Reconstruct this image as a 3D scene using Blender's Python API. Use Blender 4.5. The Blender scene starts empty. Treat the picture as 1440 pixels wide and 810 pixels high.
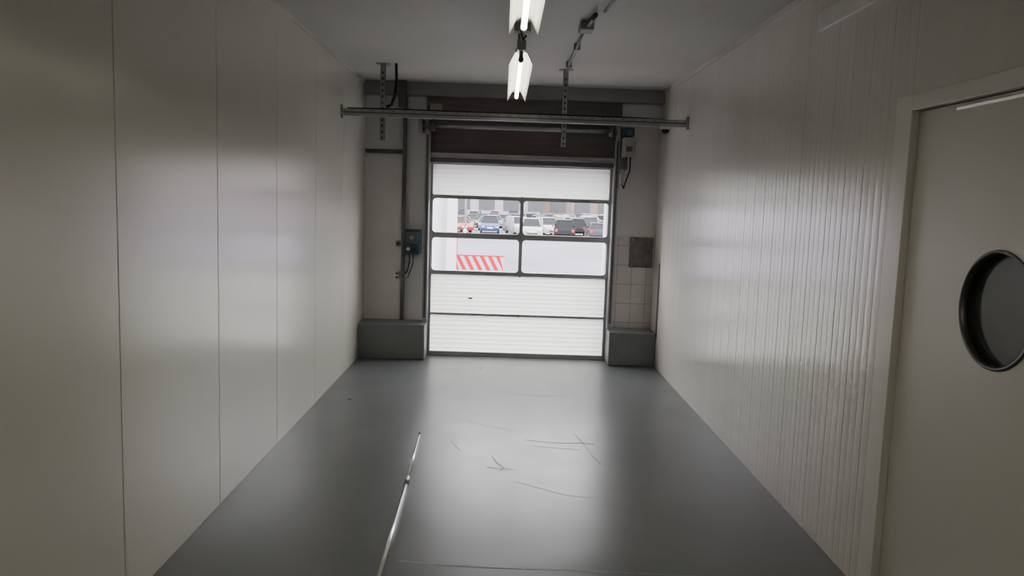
import bpy, bmesh, math, random
from mathutils import Vector, Matrix
random.seed(7)
scene = bpy.context.scene
scene.view_settings.view_transform = 'AgX'
scene.view_settings.look = 'None'
scene.view_settings.exposure = 0.38

# ------------------------------------------------------------------ materials
def mat(name, col, rough=0.5, metal=0.0, var=0.0, vscale=5.0, bump=0.0, bscale=40.0,
        rvar=0.0, spec=0.5, stretch=(1, 1, 1), emit=None, estr=0.0, coat=0.0, bdet=4, coatr=0.03):
    m = bpy.data.materials.new(name); m.use_nodes = True
    nt = m.node_tree; N = nt.nodes; L = nt.links
    b = N['Principled BSDF']
    b.inputs['Base Color'].default_value = (*col, 1)
    b.inputs['Roughness'].default_value = rough
    b.inputs['Metallic'].default_value = metal
    b.inputs['Specular IOR Level'].default_value = spec
    b.inputs['Coat Weight'].default_value = coat
    b.inputs['Coat Roughness'].default_value = coatr
    if emit:
        b.inputs['Emission Color'].default_value = (*emit, 1)
        b.inputs['Emission Strength'].default_value = estr
    tc = N.new('ShaderNodeTexCoord'); mp = N.new('ShaderNodeMapping')
    mp.inputs['Scale'].default_value = stretch
    L.new(tc.outputs['Object'], mp.inputs['Vector'])
    n = N.new('ShaderNodeTexNoise'); n.inputs['Scale'].default_value = vscale
    n.inputs['Detail'].default_value = 4; n.inputs['Roughness'].default_value = 0.5
    L.new(mp.outputs['Vector'], n.inputs['Vector'])
    if var > 0:
        r = N.new('ShaderNodeMapRange')
        r.inputs['From Min'].default_value = 0.3; r.inputs['From Max'].default_value = 0.7
        r.inputs['To Min'].default_value = 1 - var; r.inputs['To Max'].default_value = 1 + var
        L.new(n.outputs['Fac'], r.inputs['Value'])
        mx = N.new('ShaderNodeVectorMath'); mx.operation = 'SCALE'
        mx.inputs[0].default_value = col
        L.new(r.outputs['Result'], mx.inputs['Scale'])
        L.new(mx.outputs['Vector'], b.inputs['Base Color'])
    if rvar > 0:
        r = N.new('ShaderNodeMapRange')
        r.inputs['From Min'].default_value = 0.3; r.inputs['From Max'].default_value = 0.7
        r.inputs['To Min'].default_value = max(0.02, rough - rvar); r.inputs['To Max'].default_value = rough + rvar
        L.new(n.outputs['Fac'], r.inputs['Value'])
        L.new(r.outputs['Result'], b.inputs['Roughness'])
    if bump > 0:
        n2 = N.new('ShaderNodeTexNoise'); n2.inputs['Scale'].default_value = bscale
        n2.inputs['Detail'].default_value = bdet
        L.new(mp.outputs['Vector'], n2.inputs['Vector'])
        bp = N.new('ShaderNodeBump'); bp.inputs['Strength'].default_value = 1.0
        bp.inputs['Distance'].default_value = bump
        L.new(n2.outputs['Fac'], bp.inputs['Height'])
        L.new(bp.outputs['Normal'], b.inputs['Normal'])
    return m

M_wallL = mat('wall_panel_white', (0.70, 0.69, 0.615), 0.23, var=0.015, vscale=0.8, bump=0.004, bscale=1.3, bdet=0, stretch=(1, 1, 0.5), spec=0.85)
M_wallR = mat('wall_rib_white', (0.71, 0.69, 0.64), 0.22, var=0.03, vscale=6, bump=0.003, bscale=2.2, bdet=0, stretch=(1, 1, 0.03), spec=1.0)
M_ceil = mat('ceiling_paint', (0.62, 0.61, 0.57), 0.6, var=0.02, vscale=2, bump=0.001, bscale=30)
M_plaster = mat('plaster_white', (0.72, 0.69, 0.69), 0.6, var=0.06, vscale=3, bump=0.002, bscale=25)
M_beam = mat('beam_grey', (0.27, 0.275, 0.28), 0.6, var=0.06)
M_curb = mat('curb_grey', (0.19, 0.20, 0.205), 0.45, var=0.08, vscale=6, bump=0.002, bscale=20)
M_brown = mat('lintel_brown', (0.15, 0.125, 0.12), 0.6, var=0.18, vscale=6, stretch=(0.4, 1, 3))
M_alu = mat('frame_aluminium', (0.42, 0.43, 0.44), 0.5, 0.3, var=0.05)
M_galv = mat('galvanised_steel', (0.38, 0.39, 0.40), 0.42, 0.7, var=0.12, vscale=12)
M_dkmetal = mat('dark_metal', (0.13, 0.13, 0.135), 0.45, 0.5, var=0.1)
M_black = mat('black_rubber', (0.02, 0.02, 0.02), 0.6, var=0.1)
M_slot = mat('slot_dark', (0.03, 0.03, 0.03), 0.8, var=0.1)
M_blue = mat('control_blue', (0.025, 0.085, 0.135), 0.45, var=0.08)
M_beige = mat('box_beige', (0.36, 0.345, 0.30), 0.5, var=0.05)
M_white = mat('white_enamel', (0.75, 0.75, 0.73), 0.35, var=0.03)
M_red = mat('signal_red', (0.34, 0.004, 0.012), 0.5, var=0.05, spec=.2)
M_chrome = mat('polished_aluminium', (0.75, 0.76, 0.78), 0.22, 1.0, var=0.03)
M_door = mat('door_leaf_white', (0.64, 0.63, 0.58), 0.4, var=0.015, vscale=1.5)
M_frame = mat('door_frame_white', (0.74, 0.73, 0.69), 0.25, var=0.03)
M_ring = mat('porthole_ring', (0.13, 0.13, 0.13), 0.35, 0.7, var=0.1)
M_dglass = mat('porthole_glass', (0.035, 0.04, 0.035), 0.08, var=0.1, spec=0.6)
M_plate = mat('stained_plate', (0.17, 0.155, 0.145), 0.5, 0.3, var=0.35, vscale=18, stretch=(1, 1, 0.6))
M_mark = mat('scuff_dark', (0.06, 0.065, 0.07), 0.5, var=0.2, vscale=40)
M_markl = mat('scuff_light', (0.30, 0.31, 0.32), 0.5, var=0.3, vscale=40)
M_tube = mat('tube_lamp', (1, 1, 1), 0.4, emit=(1.0, 0.93, 0.78), estr=13.0)
M_tube_fill = mat('tube_fill_added', (1, 1, 1), 0.4, emit=(1.0, 0.90, 0.74), estr=70.0)  # boosted emission, only for the added fill fixture behind the camera
M_refl = mat('reflector_enamel', (0.42, 0.42, 0.39), 0.5, var=0.03)
M_asph = mat('asphalt', (0.120, 0.112, 0.142), 0.85, var=0.15, vscale=0.15, bump=0.004, bscale=30, spec=.1)

def tilemat():
    m = mat('wall_tile', (0.58, 0.57, 0.57), 0.25)
    nt = m.node_tree; N = nt.nodes; L = nt.links; b = N['Principled BSDF']
    tc = N.new('ShaderNodeTexCoord'); sp = N.new('ShaderNodeSeparateXYZ'); cb = N.new('ShaderNodeCombineXYZ')
    L.new(tc.outputs['Object'], sp.inputs[0]); L.new(sp.outputs['X'], cb.inputs['X']); L.new(sp.outputs['Z'], cb.inputs['Y'])
    br = N.new('ShaderNodeTexBrick'); br.offset = 0.0
    br.inputs['Scale'].default_value = 1.0; br.inputs['Brick Width'].default_value = 0.15
    br.inputs['Row Height'].default_value = 0.2; br.inputs['Mortar Size'].default_value = 0.003
    br.inputs['Color1'].default_value = (0.70, 0.66, 0.66, 1); br.inputs['Color2'].default_value = (0.64, 0.61, 0.61, 1)
    br.inputs['Mortar'].default_value = (0.40, 0.37, 0.36, 1)
    L.new(cb.outputs[0], br.inputs['Vector']); L.new(br.outputs['Color'], b.inputs['Base Color'])
    return m
M_tile = tilemat()

def floormat():
    m = mat('epoxy_floor', (0.165, 0.176, 0.178), 0.3, spec=.33)
    nt = m.node_tree; N = nt.nodes; L = nt.links; b = N['Principled BSDF']
    tc = N.new('ShaderNodeTexCoord')
    def noise(scale, detail, st=(1, 1, 1), dist=0.0):
        mp = N.new('ShaderNodeMapping'); mp.inputs['Scale'].default_value = st
        L.new(tc.outputs['Object'], mp.inputs['Vector'])
        n = N.new('ShaderNodeTexNoise'); n.inputs['Scale'].default_value = scale
        n.inputs['Detail'].default_value = detail; n.inputs['Distortion'].default_value = dist
        n.inputs['Roughness'].default_value = 0.55
        L.new(mp.outputs['Vector'], n.inputs['Vector']); return n
    a = noise(1.6, 2); c = noise(4, 3, (1, 0.6, 1)); e = noise(2.5, 0)
    r = N.new('ShaderNodeValToRGB')
    r.color_ramp.elements[0].position = 0.15; r.color_ramp.elements[0].color = (0.155, 0.166, 0.168, 1)
    r.color_ramp.elements[1].position = 0.85; r.color_ramp.elements[1].color = (0.185, 0.197, 0.199, 1)
    L.new(a.outputs['Fac'], r.inputs['Fac']); L.new(r.outputs['Color'], b.inputs['Base Color'])
    mr = N.new('ShaderNodeMapRange'); mr.inputs['From Min'].default_value = 0.1; mr.inputs['From Max'].default_value = 0.9
    mr.inputs['To Min'].default_value = 0.25; mr.inputs['To Max'].default_value = 0.37
    L.new(c.outputs['Fac'], mr.inputs['Value']); L.new(mr.outputs['Result'], b.inputs['Roughness'])
    b1 = N.new('ShaderNodeBump'); b1.inputs['Distance'].default_value = 0.003
    L.new(e.outputs['Fac'], b1.inputs['Height'])
    L.new(b1.outputs['Normal'], b.inputs['Normal'])
    return m
M_floor = floormat()

def mixmat(name, parts):
    m = bpy.data.materials.new(name); m.use_nodes = True
    nt = m.node_tree; N = nt.nodes; L = nt.links
    N.remove(N['Principled BSDF']); out = N['Material Output']
    prev = None; tot = 0
    for kind, col, rough, w in parts:
        s = N.new(kind); s.inputs['Color'].default_value = (*col, 1)
        if 'Roughness' in s.inputs: s.inputs['Roughness'].default_value = rough
        if prev is None: prev = s; tot = w
        else:
            mx = N.new('ShaderNodeMixShader'); tot += w; mx.inputs['Fac'].default_value = w / tot
            L.new(prev.outputs[0], mx.inputs[1]); L.new(s.outputs[0], mx.inputs[2]); prev = mx
    L.new(prev.outputs[0], out.inputs['Surface'])
    return m
M_panel = mixmat('translucent_panel', [('ShaderNodeBsdfTranslucent', (0.80, 0.80, 0.76), 0, 0.42),
                                       ('ShaderNodeBsdfDiffuse', (0.80, 0.80, 0.78), 0, 0.52),
                                       ('ShaderNodeBsdfGlossy', (1, 1, 1), 0.3, 0.06)])
M_glass = mixmat('acrylic_pane', [('ShaderNodeBsdfTransparent', (0.93, 0.92, 0.96), 0, 0.96),
                                  ('ShaderNodeBsdfGlossy', (1, 1, 1), 0.05, 0.04)])

# ------------------------------------------------------------------ builder
class B:
    def __init__(s, name):
        s.name = name; s.bm = bmesh.new(); s.mats = []
    def mi(s, m):
        if m not in s.mats: s.mats.append(m)
        return s.mats.index(m)
    def _fin(s, faces, m, smooth=False):
        i = s.mi(m)
        for f in faces: f.material_index = i; f.smooth = smooth
    def box(s, x0, x1, y0, y1, z0, z1, m, bev=0.0):
        r = bmesh.ops.create_cube(s.bm, size=1.0)
        for v in r['verts']:
            v.co = Vector((x0 + (v.co.x + .5) * (x1 - x0), y0 + (v.co.y + .5) * (y1 - y0), z0 + (v.co.z + .5) * (z1 - z0)))
        fs = {f for v in r['verts'] for f in v.link_faces}
        if bev > 0:
            es = list({e for f in fs for e in f.edges})
            rb = bmesh.ops.bevel(s.bm, geom=es, offset=bev, segments=2, affect='EDGES', profile=0.5)
            fs = {f for f in fs if f.is_valid} | set(rb['faces'])
            vs = {v for f in fs for v in f.verts}
            fs |= {f for v in vs for f in v.link_faces}
        s._fin(fs, m); return s
    def cyl(s, p0, p1, r, m, seg=20, r2=None):
        p0 = Vector(p0); p1 = Vector(p1); d = p1 - p0
        R = d.to_track_quat('Z', 'Y').to_matrix().to_4x4()
        mt = Matrix.Translation((p0 + p1) / 2) @ R
        rr = bmesh.ops.create_cone(s.bm, cap_ends=True, segments=seg, radius1=r, radius2=r if r2 is None else r2, depth=d.length, matrix=mt)
        fs = {f for v in rr['verts'] for f in v.link_faces}
        s._fin(fs, m, False)
        for f in fs:
            if len(f.verts) == 4: f.smooth = True
        return s
    def sph(s, c, r, m, sc=(1, 1, 1)):
        mt = Matrix.Translation(c) @ Matrix.Diagonal((*sc, 1))
        rr = bmesh.ops.create_uvsphere(s.bm, u_segments=20, v_segments=12, radius=r, matrix=mt)
        s._fin({f for v in rr['verts'] for f in v.link_faces}, m, True); return s
    def prism(s, pts, axis, a0, a1, m, smooth=False):
        def P(p, a):
            q = list(p); q.insert(axis, a); return q
        v0 = [s.bm.verts.new(P(p, a0)) for p in pts]; v1 = [s.bm.verts.new(P(p, a1)) for p in pts]
        fs = [s.bm.faces.new(v0), s.bm.faces.new(v1[::-1])]
        n = len(pts)
        for i in range(n):
            fs.append(s.bm.faces.new((v0[i], v0[(i + 1) % n], v1[(i + 1) % n], v1[i])))
        bmesh.ops.recalc_face_normals(s.bm, faces=fs)
        s._fin(fs, m, smooth); return s
    def sheet(s, prof, axis, a0, a1, m):
        def P(p, a):
            q = list(p); q.insert(axis, a); return q
        v0 = [s.bm.verts.new(P(p, a0)) for p in prof]; v1 = [s.bm.verts.new(P(p, a1)) for p in prof]
        fs = [s.bm.faces.new((v0[i], v0[i + 1], v1[i + 1], v1[i])) for i in range(len(prof) - 1)]
        s._fin(fs, m); return s
    def face(s, pts, m):
        f = s.bm.faces.new([s.bm.verts.new(p) for p in pts]); s._fin([f], m); return s
    def path(s, pts, r, m, seg=8):
        pts = [Vector(p) for p in pts]
        for a, b in zip(pts[:-1], pts[1:]):
            s.cyl(a, b, r, m, seg)
        for p in pts[1:-1]: s.sph(p, r, m)
        return s
    def done(s, loc=None):
        me = bpy.data.meshes.new(s.name); s.bm.to_mesh(me); s.bm.free()
        for m in s.mats: me.materials.append(m)
        o = bpy.data.objects.new(s.name, me); scene.collection.objects.link(o)
        if loc: o.location = loc
        return o

XL, XR, YB, ZC = -1.417, 1.577, 7.93, 2.76
YF = -2.6
# ------------------------------------------------------------------ room shell
B('floor').box(XL - .2, XR + .25, YF - .1, YB + .3, -0.12, 0, M_floor).done()
B('ceiling').box(XL - .2, XR + .25, YF - .1, YB + .3, ZC, ZC + .12, M_ceil).done()
w = B('wall_left')
w.box(XL - .15, XL - .006, YF - .1, YB + .25, 0, ZC, M_wallL)
y = 2.85 - 6
while y < YB:
    a = max(y + .003, YF); b_ = min(y + 1 - .003, YB)
    if b_ > a: w.box(XL - .02, XL, a, b_, 0, ZC, M_wallL, 0.002)
    y += 1.0
w.done()
w = B('wall_right')
w.box(XR + .06, XR + .2, YF - .1, YB + .25, 0, ZC, M_wallR)
w.box(XR, XR + .07, YB, YB + .25, 0, ZC, M_wallR)
prof = []; y = 2.98; k = 0
while y < YB - .07:
    dp = .0006 if k % 3 else .0012
    prof += [(XR, y), (XR - .0003, y + .022), (XR, y + .044), (XR + dp, y + .050), (XR + dp, y + .052), (XR, y + .058)]; y += .06; k += 1
prof += [(XR, YB)]
w.sheet(prof, 2, 0, ZC, M_wallR)
w.box(XR, XR + .06, YF, 1.98, 0, ZC, M_wallR)
w.box(XR, XR + .06, 1.98, 2.98, 2.02, ZC, M_wallR)
w.done()
B('wall_front').box(XL, XR, YF - .1, YF, 0, ZC, M_wallL).done()
B('wall_back').box(XL - .006, -0.72, YB, YB + .25, 0, ZC, M_plaster).done()
B('wall_back').box(1.07, XR, YB, YB + .25, 0, ZC, M_plaster).done()
B('wall_back').box(-0.72, 1.07, YB, YB + .25, 1.965, ZC, M_plaster).done()
B('trim_beam').box(XL, XR, 7.78, YB, 2.635, ZC, M_beam, .004).done()
B('curb').box(XL, -0.748, 7.6, YB, 0, .36, M_curb, .012).done()
B('curb').box(1.103, XR, 7.6, YB, 0, .345, M_curb, .012).done()
t = B('wall_tiles'); t.box(1.17, XR, YB - .012, YB, .345, 1.30, M_tile); t.done()
B('trim_1').box(XR - .02, XR, 1.0, 3.99, 2.51, 2.60, M_frame, .003).done()
B('trim_2').box(XR - .012, XR, 3.99, 7.78, 2.72, ZC, M_wallR, .002).done()
B('trim_3').box(XL, XL + .012, YF, 7.78, 2.735, ZC, M_wallL, .002).done()
B('trim_4').box(XR - .012, XR, 7.585, 7.6, .30, 1.05, M_brown).done()
B('trim_5').box(XL, -1.03, 7.90, YB, 2.06, 2.10, M_dkmetal, .003).done()

l = B('door_lintel_panel')
l.box(-.80, 1.17, 7.87, YB, 2.08, 2.635, M_brown)
l.box(-.80, 1.17, 7.855, 7.87, 2.365, 2.385, M_dkmetal)
l.box(-.748, 1.103, 7.83, 7.865, 1.985, 2.03, M_dkmetal, .003)
l.box(-.748, 1.103, 7.80, 7.865, 2.05, 2.078, M_galv, .003)
l.done()

# ------------------------------------------------------------------ sectional door
d = B('door_1')
X0, X1 = -.745, 1.10
secs = [(.035, .44), (.44, .86), (.86, 1.25), (1.25, 1.65), (1.65, 1.98)]
yd = 7.89
def ribbed(z0, z1):
    prof = []; n = max(3, round((z1 - z0) / .045)); h = (z1 - z0) / n
    for i in range(n):
        z = z0 + i * h
        prof += [(yd, z), (yd - .006, z + h * .12), (yd - .006, z + h * .75), (yd, z + h * .92)]
    prof.append((yd, z1))
    d.sheet(prof, 0, X0 + .02, X1 - .02, M_panel)
def rrect(x0, x1, z0, z1, r, n=6):
    pts = []
    for cx, cz, a0 in ((x1 - r, z1 - r, 0), (x0 + r, z1 - r, 90), (x0 + r, z0 + r, 180), (x1 - r, z0 + r, 270)):
        for i in range(n + 1):
            a = math.radians(a0 + 90 * i / n); pts.append((cx + r * math.cos(a), cz + r * math.sin(a)))
    return pts
def winframe(x0, x1, z0, z1, ix0, ix1, iz0, iz1, ya, yb):
    inner = rrect(ix0, ix1, iz0, iz1, .035)
    outer = []
    n = 7
    for k in range(4):
        for i in range(n):
            p = inner[k * n + i]
            if k == 0: q = (x1, p[1]) if i < 3 else ((x1, z1) if i == 3 else (p[0], z1))
            if k == 1: q = (p[0], z1) if i < 3 else ((x0, z1) if i == 3 else (x0, p[1]))
            if k == 2: q = (x0, p[1]) if i < 3 else ((x0, z0) if i == 3 else (p[0], z0))
            if k == 3: q = (p[0], z0) if i < 3 else ((x1, z0) if i == 3 else (x1, p[1]))
            outer.append(q)
    N = len(inner); fs = []
    vi = [d.bm.verts.new((p[0], ya, p[1])) for p in inner]; vo = [d.bm.verts.new((p[0], ya, p[1])) for p in outer]
    vb = [d.bm.verts.new((p[0], yb, p[1])) for p in inner]
    vob = [d.bm.verts.new((p[0], yb, p[1])) for p in outer]
    for i in range(N):
        j = (i + 1) % N
        fs.append(d.bm.faces.new((vi[i], vi[j], vo[j], vo[i])))
        fs.append(d.bm.faces.new((vi[i], vb[i], vb[j], vi[j])))
        fs.append(d.bm.faces.new((vb[i], vob[i], vob[j], vb[j])))
    d._fin(fs, M_alu)
    d.face([(ix0 - .005, (ya + yb) / 2, iz0 - .005), (ix1 + .005, (ya + yb) / 2, iz0 - .005), (ix1 + .005, (ya + yb) / 2, iz1 + .005), (ix0 - .005, (ya + yb) / 2, iz1 + .005)], M_glass)
for i, (a, b_) in enumerate(secs):
    if i in (2, 3):
        xm = .19
        winframe(X0, xm, a + .004, b_ - .004, X0 + .028, xm - .018, a + .030, b_ - .026, yd - .02, yd + .02)
        winframe(xm, X1, a + .004, b_ - .004, xm + .018, X1 - .028, a + .030, b_ - .026, yd - .02, yd + .02)
    else:
        ribbed(a + .012, b_ - .012)
        d.box(X0, X1, yd - .012, yd + .02, a, a + .012, M_alu)
        d.box(X0, X1, yd - .012, yd + .02, b_ - .012, b_, M_alu)
        d.box(X0, X0 + .025, yd - .014, yd + .02, a, b_, M_alu)
        d.box(X1 - .025, X1, yd - .014, yd + .02, a, b_, M_alu)
d.box(X0, X1, yd - .015, yd + .03, 0.0, .045, M_alu, .004)
for zz in (.44, .86, 1.25, 1.65):
    d.box(X0, X1, yd - .024, yd - .012, zz - .009, zz + .009, M_alu)
    for xx in (X0 + .02, .19, X1 - .02):
        d.box(xx - .012, xx + .012, yd - .034, yd - .02, zz - .018, zz + .018, M_alu, .002)
d.box(-.33, -.29, yd - .02, yd - .004, .60, .615, M_black)
d.done()

for xa, xb in ((-.80, -.75), (1.105, 1.155)):
    tr = B('door_track')
    tr.box(xa, xb, 7.80, 7.868, .346 if xa > 0 else .361, 2.42, M_alu, .003)
    tr.box(xa + .015, xb - .015, 7.795, 7.80, .4, 2.25, M_dkmetal)
    tr.done()
sh = B('spring_shaft')
sh.cyl((-.84, 7.74, 2.335), (1.115, 7.74, 2.335), .022, M_galv)
sh.cyl((-.76, 7.74, 2.335), (-.70, 7.74, 2.335), .055, M_dkmetal)
sh.cyl((1.02, 7.74, 2.335), (1.08, 7.74, 2.335), .055, M_dkmetal)
sh.box(-.86, -.82, 7.70, YB, 2.27, 2.40, M_galv, .003)
sh.done()
mo = B('door_motor')
mo.box(1.16, 1.27, 7.66, 7.80, 2.29, 2.375, M_blue, .012)
mo.cyl((1.215, 7.64, 2.32), (1.215, 7.66, 2.32), .03, M_dkmetal)
mo.box(1.17, 1.285, 7.64, 7.86, 2.09, 2.28, M_beige, .01)
mo.box(1.19, 1.25, 7.63, 7.645, 2.14, 2.19, M_dkmetal, .003)
mo.box(1.16, 1.22, 7.70, 7.80, 1.97, 2.08, M_dkmetal, .006)
mo.box(1.16, 1.19, 7.72, 7.80, 1.82, 1.97, M_galv, .004)
mo.path([(1.25, 7.72, 2.09), (1.25, 7.74, 1.95), (1.22, 7.75, 1.86), (1.20, 7.76, 1.78), (1.175, 7.77, 1.84)], .007, M_black)
mo.path([(1.21, 7.70, 2.09), (1.21, 7.72, 1.98), (1.17, 7.74, 1.93)], .006, M_black)
mo.done()

# ------------------------------------------------------------------ back wall fittings
pc = B('cable_conduit')
pc.box(-1.03, -.998, 7.86, YB, .36, 2.635, M_dkmetal, .004)
pc.box(-1.06, -.99, 7.70, 7.78, 2.50, ZC, M_dkmetal, .004)
pc.done()
cb = B('door_control_box')
cb.box(-.995, -.83, 7.76, YB, 1.05, 1.30, M_blue, .012)
cb.box(-.975, -.85, 7.75, 7.765, 1.16, 1.28, M_dkmetal, .006)
cb.cyl((-.945, 7.735, 1.105), (-.945, 7.76, 1.105), .018, M_white)
cb.cyl((-.885, 7.735, 1.105), (-.885, 7.76, 1.105), .018, M_black)
cb.cyl((-.912, 7.74, 1.22), (-.912, 7.76, 1.22), .022, M_galv)
cb.path([(-.94, 7.82, 1.05), (-.94, 7.84, .98), (-.96, 7.86, .88), (-.985, 7.88, .84)], .006, M_black)
cb.path([(-.90, 7.82, 1.05), (-.905, 7.84, .95), (-.96, 7.87, .80)], .005, M_black)
cb.done()
s = B('key_switch'); s.box(-1.09, -1.035, 7.88, YB, 1.12, 1.18, M_beige, .006); s.cyl((-1.062, 7.87, 1.15), (-1.062, 7.885, 1.15), .018, M_black); s.done()
s = B('wall_socket'); s.box(-1.10, -1.05, 7.90, YB, .78, .86, M_white, .006)
s.cyl((-1.075, 7.893, .84), (-1.075, 7.90, .84), .012, M_dkmetal); s.cyl((-1.075, 7.893, .80), (-1.075, 7.90, .80), .012, M_dkmetal); s.done()
pl = B('steel_cover_plate'); pl.box(1.32, 1.555, 7.895, YB - .012, .98, 1.29, M_plate, .004)
for xx in (1.34, 1.535):
    for zz in (1.0, 1.27): pl.cyl((xx, 7.888, zz), (xx, 7.896, zz), .008, M_galv, 10)
pl.done()

# ------------------------------------------------------------------ ceiling rail + hangers
r = B('strut_rail')
yr = 6.75
r.prism([(yr - .02, 2.30), (yr + .02, 2.30), (yr + .02, 2.36), (yr + .012, 2.36), (yr + .012, 2.31), (yr - .012, 2.31), (yr - .012, 2.36), (yr - .02, 2.36)], 0, XL, XR, M_galv)
r.box(XL, XR, yr - .024, yr - .02, 2.325, 2.335, M_dkmetal)
x = XL + .08
while x < XR - .08:
    r.box(x, x + .02, yr - .0225, yr - .0195, 2.345, 2.351, M_dkmetal); x += .09
r.box(XL, XL + .02, yr - .04, yr + .018, 2.28, 2.39, M_galv, .003)
r.box(XR - .02, XR, yr - .04, yr + .018, 2.28, 2.39, M_galv, .003)
r.path([(XL + .05, yr, 2.365), (-.9, yr - .004, 2.37), (-.2, yr, 2.366), (.5, yr - .004, 2.37), (1.1, yr, 2.366), (1.38, yr, 2.36)], .006, M_black, 6)
r.done()
for hx in (-1.07, .505):
    hg = B('strut_hanger')
    ya = yr + .022
    hg.box(hx - .021, hx + .021, ya, ya + .004, 2.10, ZC - .006, M_galv)
    hg.box(hx - .021, hx - .017, ya, ya + .035, 2.10, ZC - .006, M_galv)
    hg.box(hx + .017, hx + .021, ya, ya + .035, 2.10, ZC - .006, M_galv)
    z = 2.115
    while z < ZC - .05:
        hg.box(hx - .006, hx + .006, ya - .002, ya, z, z + .02, M_slot); z += .05
    hg.box(hx - .06, hx + .06, ya, ya + .09, ZC - .008, ZC, M_galv, .002)
    hg.done()
c = B('black_cable')
c.path([(-.96, 6.80, ZC), (-.955, 6.80, 2.62), (-.965, 6.79, 2.5), (-.99, 6.77, 2.41), (-1.03, 6.75, 2.385)], .012, M_black, 10); c.done()
c = B('junction_box'); c.box(-.66, -.56, 6.772, 6.84, 2.372, 2.43, M_beige, .006); c.cyl((-.68, 6.8, 2.40), (-.66, 6.8, 2.40), .012, M_black); c.done()
c = B('security_camera')
c.cyl((1.38, yr, 2.299), (1.38, yr, 2.275), .045, M_white); c.sph((1.38, yr, 2.265), .034, M_black, (1, 1, .8)); c.done()

c = B('ceiling_conduit')
zc = ZC - .03
c.cyl((.50, 6.85, zc), (.49, 5.12, zc), .010, M_galv, 12)
c.cyl((.495, 5.02, zc), (.515, 4.72, zc), .014, M_dkmetal, 12)
c.cyl((.56, 4.62, zc), (.64, 3.2, zc), .012, M_chrome, 12)
c.box(.45, .54, 5.0, 5.14, ZC - .055, ZC, M_beige, .012)
for yy in (6.4, 5.7): c.box(.475, .52, yy, yy + .02, ZC - .045, ZC, M_galv)
c.box(.585, .625, 4.0, 4.02, ZC - .045, ZC, M_galv)
c.done()

# ------------------------------------------------------------------ fluorescent fixtures
def fixture(y0, y1, x, mt):
    f = B('fluorescent_lamp')
    zt = 2.42
    f.box(x - .026, x + .026, y0 - .05, y1 + .05, zt + .045, zt + .10, M_refl, .006)
    for sg in (-1, 1):
        pr = [(x + sg * .018, zt + .045), (x + sg * .036, zt + .035), (x + sg * .068, zt - .03), (x + sg * .071, zt - .03), (x + sg * .040, zt + .038), (x + sg * .018, zt + .048)]
        f.prism([(p[0], p[1]) for p in pr], 1, y0, y1, M_refl)
    f.cyl((x, y0 + .03, zt), (x, y1 - .03, zt), .013, mt, 16)
    for a, b_ in ((y0 + .0, y0 + .03), (y1 - .03, y1)):
        f.cyl((x, a, zt), (x, b_, zt), .016, M_refl)
        f.box(x - .012, x + .012, a, b_, zt, zt + .05, M_refl)
    for yy in (y0 + .15, y1 - .15):
        f.box(x - .02, x + .02, yy - .02, yy + .02, zt + .1, ZC, M_galv)
    f.box(x - .045, x + .045, y0 - .22, y0 - .15, zt + .11, zt + .16, M_beige, .006)
    f.cyl((x, y0 - .18, zt + .16), (x, y0 - .18, ZC), .012, M_galv, 10)
    f.cyl((x, y0 - .15, zt + .12), (x, y0 - .03, zt + .09), .008, M_white, 8)
    f.path([(x - .01, y1 + .05, zt + .07), (x - .012, y1 + .08, zt + .01), (x, y1 + .07, zt - .04), (x + .015, y1 + .05, zt - .02)], .004, M_black, 6)
    f.done()
fixture(4.52, 6.12, .075, M_tube)
fixture(2.15, 3.74, .07, M_tube)
fixture(-1.7, -0.1, .07, M_tube_fill)  # added fixture, unseen behind the camera, fills the near walls with light

# ------------------------------------------------------------------ cold room door with porthole
DY0, DY1, DZ = 2.0, 2.97, 2.0
fr = B('door_frame')
fr.box(1.547, XR + .06, DY1, 3.09, 0, 2.062, M_frame, .003)
fr.box(1.547, XR + .06, DY0 - .12, DY0, 0, 2.062, M_frame, .003)
fr.box(1.547, XR + .06, DY0, DY1, DZ, 2.062, M_frame, .003)
fr.done()
dr = B('door_2')
xf, xb = 1.578, 1.63
cy, cz, R = 2.405, 1.31, .185
angs = [math.radians(a) for a in range(0, 360, 6)]
ya, yb_, za, zb = DY0 + .004, DY1 - .004, .006, DZ - .004
for q in ((ya, za), (ya, zb), (yb_, za), (yb_, zb)): angs.append(math.atan2(q[1] - cz, q[0] - cy) % (2 * math.pi))
angs = sorted(angs)
vc, vo, vd = [], [], []
for a in angs:
    c_, s_ = math.cos(a), math.sin(a)
    t = min(((yb_ - cy) / c_ if c_ > 1e-6 else (ya - cy) / c_ if c_ < -1e-6 else 1e9), ((zb - cz) / s_ if s_ > 1e-6 else (za - cz) / s_ if s_ < -1e-6 else 1e9))
    vc.append(dr.bm.verts.new((xf, cy + R * c_, cz + R * s_))); vo.append(dr.bm.verts.new((xf, cy + t * c_, cz + t * s_)))
    vd.append(dr.bm.verts.new((xb, cy + R * c_, cz + R * s_)))
vob = [dr.bm.verts.new((xb, v.co.y, v.co.z)) for v in vo]
n = len(angs); fa, fb = [], []
for i in range(n):
    j = (i + 1) % n
    fa.append(dr.bm.faces.new((vc[i], vc[j], vo[j], vo[i]))); fa.append(dr.bm.faces.new((vo[i], vo[j], vob[j], vob[i])))
    fb.append(dr.bm.faces.new((vc[i], vd[i], vd[j], vc[j])))
dr._fin(fa, M_door); dr._fin(fb, M_black)
NR = 64; sec = [(0.0, R + .009), (-.005, R + .008), (-.007, R + .002), (-.005, R - .003), (.014, R - .005)]
rings = []
for i in range(NR):
    a = 2 * math.pi * i / NR
    rings.append([dr.bm.verts.new((xf + dx, cy + rr * math.cos(a), cz + rr * math.sin(a))) for dx, rr in sec])
fs = []
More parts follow.
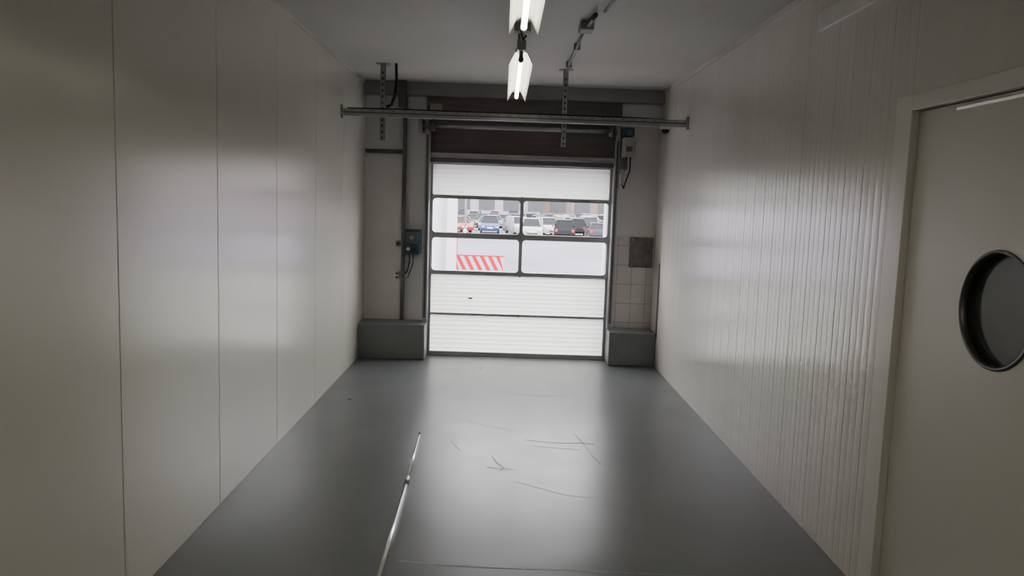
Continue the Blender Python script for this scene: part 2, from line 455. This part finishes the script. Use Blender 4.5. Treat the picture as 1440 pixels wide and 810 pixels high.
for i in range(NR):
    for k in range(len(sec) - 1):
        fs.append(dr.bm.faces.new((rings[i][k], rings[(i + 1) % NR][k], rings[(i + 1) % NR][k + 1], rings[i][k + 1])))
dr._fin(fs, M_ring, True)
dr.cyl((xf + .030, cy, cz), (xf + .034, cy, cz), R, M_dglass, 64)
dr.box(xf - .006, xf, 2.02, 2.72, 1.972, 1.984, M_chrome, .002)  # bright strip in place of the lamp reflection along the leaf top
dr.done()

# ------------------------------------------------------------------ pole on floor
p = B('aluminium_pole')
p.cyl((-.523, 5.12, .009), (-.497, 4.18, .009), .008, M_chrome, 16)
p.cyl((-.497, 4.22, .011), (-.470, 2.75, .011), .010, M_chrome, 16)
p.cyl((-.4978, 4.27, .013), (-.4965, 4.17, .013), .013, M_galv, 16)
p.sph((-.523, 5.12, .010), .009, M_black)
p.done()

sc = B('floor_scratch_marks')
def scratch(pts, w, m):
    pts = [Vector((*q, .0012)) for q in pts]
    for a, b_ in zip(pts[:-1], pts[1:]):
        dd = (b_ - a).normalized(); nn = Vector((-dd.y, dd.x, 0)) * w * random.uniform(.5, 1) / 2
        sc.face([a - nn, b_ - nn, b_ + nn, a + nn], m)
scratch([(.552, 5.256), (.60, 4.98), (.62, 4.80), (.66, 4.62)], .009, M_mark)
scratch([(.20, 5.08), (.42, 5.03), (.60, 5.05), (.67, 5.02)], .016, M_mark)
scratch([(-.02, 4.72), (.01, 4.6), (.05, 4.52), (.03, 4.46)], .014, M_mark)
scratch([(-.05, 4.52), (.03, 4.5), (.11, 4.49)], .010, M_mark)
scratch([(-.30, 5.0), (-.22, 4.8)], .007, M_mark)
scratch([(.25, 4.95), (.55, 4.9)], .009, M_mark)
scratch([(.05, 6.35), (.35, 6.30), (.6, 6.33)], .010, M_markl)
scratch([(-.3, 5.6), (-.1, 5.4), (.1, 5.3)], .006, M_markl)
scratch([(.1, 4.3), (.4, 4.1), (.6, 4.05)], .005, M_markl)
scratch([(-.42, 3.27), (-.1, 3.235), (.15, 3.225), (.35, 3.23), (.52, 3.215), (.9, 3.20)], .008, M_markl)
sc.done()

# ------------------------------------------------------------------ outdoors (yard lies below dock level)
G = -1.25
B('parking_lot_ground').box(-120, 120, YB + .3, 160, G - .1, G, M_asph).done()
paint = [mat('paint_' + n, c, .4, .0, var=.02, spec=.15) for n, c in (('white', (.26, .26, .28)), ('silver', (.10, .11, .12)), ('black', (.006, .006, .008)), ('red', (.28, .006, .012)), ('blue', (.012, .035, .10)), ('grey', (.03, .033, .04)))]
M_cg = mat('car_glass', (.008, .01, .012), .2, spec=.1)
M_wg = mat('facade_window', (.06, .062, .07), .4, spec=.1)
M_lamp = mat('car_lamp', (.3, .3, .3), .2)
def carmesh(i, pm, tall):
    c = B('car')
    H = 1.62 if tall else 1.42
    bl = .98 if tall else .90
    pr = [(-2.1, .28), (-2.2, .45), (-2.18, .75), (-2.1, bl), (-1.2, bl + .02), (.9, bl), (1.7, bl - .1), (2.1, bl - .25), (2.2, .5), (2.15, .25), (1.75, .25), (1.6, .55), (1.35, .66), (1.1, .55), (.95, .25), (-.95, .25), (-1.1, .55), (-1.35, .66), (-1.6, .55), (-1.75, .28)]
    c.prism(pr, 1, -.87, .87, pm)
    r0 = -2.0 if tall else -1.75; r1 = -1.75 if tall else -1.1
    bot = [(r0, -.80), (1.05, -.80), (1.05, .80), (r0, .80)]; top = [(r1, -.62), (.25, -.62), (.25, .62), (r1, .62)]
    vb = [c.bm.verts.new((p_[0], p_[1], bl - .01)) for p_ in bot]; vt = [c.bm.verts.new((p_[0], p_[1], H - .05)) for p_ in top]
    c._fin([c.bm.faces.new((vb[k], vb[(k + 1) % 4], vt[(k + 1) % 4], vt[k])) for k in range(4)], M_cg)
    c.box(r1 - .03, .28, -.65, .65, H - .06, H, pm, .025)
    for sy in (-1, 1):
        for (xa, xb2) in ((1.05, .25), (r0, r1), (-.4, -.38), ):
            c.cyl((xa, sy * .80, bl), (xb2, sy * .63, H - .05), .035, pm, 8)
        for wx in (-1.35, 1.35):
            c.cyl((wx, sy * .70, .32), (wx, sy * .88, .32), .32, M_black, 20)
            c.cyl((wx, sy * .88, .32), (wx, sy * .89, .32), .2, M_galv, 14)
        c.box(2.08, 2.2, sy * .62 - .16, sy * .62 + .16, .55, .68, M_lamp, .02)
        c.box(-2.2, -2.12, sy * .68 - .12, sy * .68 + .12, .62, .85, M_red, .02)
        c.box(.75, .9, sy * .95 - .07, sy * .95 + .07, bl - .02, bl + .1, pm, .02)
    c.box(2.17, 2.22, -.45, .45, .35, .5, M_black, .01)
    c.box(2.19, 2.23, -.26, .26, .5, .6, M_white)
    o = c.done(); me = o.data; bpy.data.objects.remove(o); return me
meshes = [carmesh(i, pm, i % 2 == 0) for i, pm in enumerate(paint)]
order = [0, 2, 1, 5, 0, 4, 1, 2, 0, 5, 1, 3, 0, 1, 5, 2, 0, 4, 1]
k = 0
for yy, st, xs in ((65, 2.8, (2.4, 12)), (72, 2.7, (-1.2, 14)), (79, 2.6, (-12, 17)), (87, 2.6, (-14, 20)), (96, 2.7, (-16, 22)), (106, 2.8, (-18, 25)), (116, 2.8, (-18, 25))):
    x = xs[0]
    while x < xs[1]:
        if random.random() > .06:
            me = meshes[order[(k * 7 + int(yy)) % len(order)]]
            o = bpy.data.objects.new('car', me); scene.collection.objects.link(o)
            o.location = (x, yy, G); o.rotation_euler = (0, 0, math.radians(random.choice([-90, 90, -75, -90, 105]) + random.uniform(-4, 4)))
        k += 1; x += st
o = bpy.data.objects.new('car', meshes[3]); scene.collection.objects.link(o); o.location = (-4.2, 72, G); o.rotation_euler = (0, 0, math.radians(-70))

M_brick = mat('facade_brick', (.13, .08, .075), .8, var=.1, vscale=.6)
M_fac = mat('facade_light', (.20, .19, .21), .7, var=.04, vscale=.4)
M_fac2 = mat('facade_white', (.34, .33, .37), .7, var=.04, vscale=.4)
b = B('warehouse_building')
b.box(-60, 6, 126, 140, G, 7, M_fac); b.box(6, 60, 130, 142, G, 8, M_brick)
for kk in range(-14, 14):
    xx = kk * 4.0; yf = 126 if xx < 5 else 130
    b.box(xx, xx + 2.6, yf - .08, yf, .3, 2.2, M_wg); b.box(xx, xx + 2.6, yf - .08, yf, 4.0, 5.6, M_wg)
b.box(-60, 6, 125.7, 126, 2.4, 3.0, M_brick)
b.done()
b = B('neighbour_building')
b.box(-7, -1.12, 15, 19, G, 5, M_fac2); b.box(-7, -1.10, 14.95, 15, G, G + .4, M_beam); b.box(-1.16, -1.08, 14.9, 15.02, G, 5, M_fac)
b.done()
for lx, ly in ((-3.2, 66), (2.2, 75.5), (7.5, 83)):
    b = B('street_lamp'); b.cyl((lx, ly, G), (lx, ly, 7), .08, M_galv, 12, .05); b.cyl((lx, ly, G), (lx, ly, G + .5), .14, M_galv, 12)
    b.cyl((lx, ly, 6.95), (lx + 1.2, ly, 7.1), .04, M_galv, 8); b.box(lx + .9, lx + 1.6, ly - .12, ly + .12, 7.02, 7.14, M_beige, .03); b.done()

hb = B('hazard_barrier')
x0, x1, z0, z1, yy = -1.41, .07, -.48, -.06, 23.5
hb.box(x0, x1, yy, yy + .03, z0, z1, M_fac2, .004)
nst = 6; wst = (x1 - x0) / nst
for kk in range(-1, nst):
    a = x0 + kk * wst
    pts = [(a + wst * .9, z0), (a + wst * 1.4, z0), (a + wst * .5, z1), (a, z1)]
    vs = []
    for q in pts:
        q = (min(max(q[0], x0), x1), q[1])
        if not vs or (q[0] - vs[-1][0]) ** 2 + (q[1] - vs[-1][1]) ** 2 > 1e-8: vs.append(q)
    if len(vs) > 2: hb.face([(q[0], yy - .003, q[1]) for q in vs], M_red)
hb.box(x0 - .02, x1 + .02, yy, yy + .03, z1, z1 + .04, M_red)
for xx in (x0 + .06, x1 - .12):
    hb.box(xx, xx + .06, yy + .03, yy + .09, G, z1 + .02, M_galv); hb.box(xx - .15, xx + .2, yy - .35, yy + .4, G, G + .1, M_black, .01)
hb.box(x0, x0 + .05, yy + .03, yy + .08, z0, .55, M_red); hb.box(x0, x0 + .22, yy + .03, yy + .08, .5, .55, M_red)
hb.done()

# ------------------------------------------------------------------ light
wd = bpy.data.worlds.new('sky'); scene.world = wd; wd.use_nodes = True
N = wd.node_tree.nodes; L = wd.node_tree.links
bg = N['Background']; bg.inputs['Color'].default_value = (.985, .965, .965, 1); bg.inputs['Strength'].default_value = 12.5

# ------------------------------------------------------------------ camera
f = 1080.; th = math.radians(1.9); P = math.atan(119.5 / 1080); Y = .0148
F = Vector((math.sin(Y) * math.cos(P), math.cos(Y) * math.cos(P), -math.sin(P)))
R0 = Vector((math.cos(Y), -math.sin(Y), 0)); U0 = R0.cross(F)
Rt = R0 * math.cos(th) + U0 * math.sin(th); Up = U0 * math.cos(th) - R0 * math.sin(th)
mw = Matrix(((Rt.x, Up.x, -F.x, 0), (Rt.y, Up.y, -F.y, 0), (Rt.z, Up.z, -F.z, 1.6), (0, 0, 0, 1)))
cd = bpy.data.cameras.new('camera'); cam = bpy.data.objects.new('camera', cd); scene.collection.objects.link(cam)
cd.sensor_width = 36; cd.lens = 27.0; cd.clip_start = .05; cd.clip_end = 500
cam.matrix_world = mw
scene.camera = cam
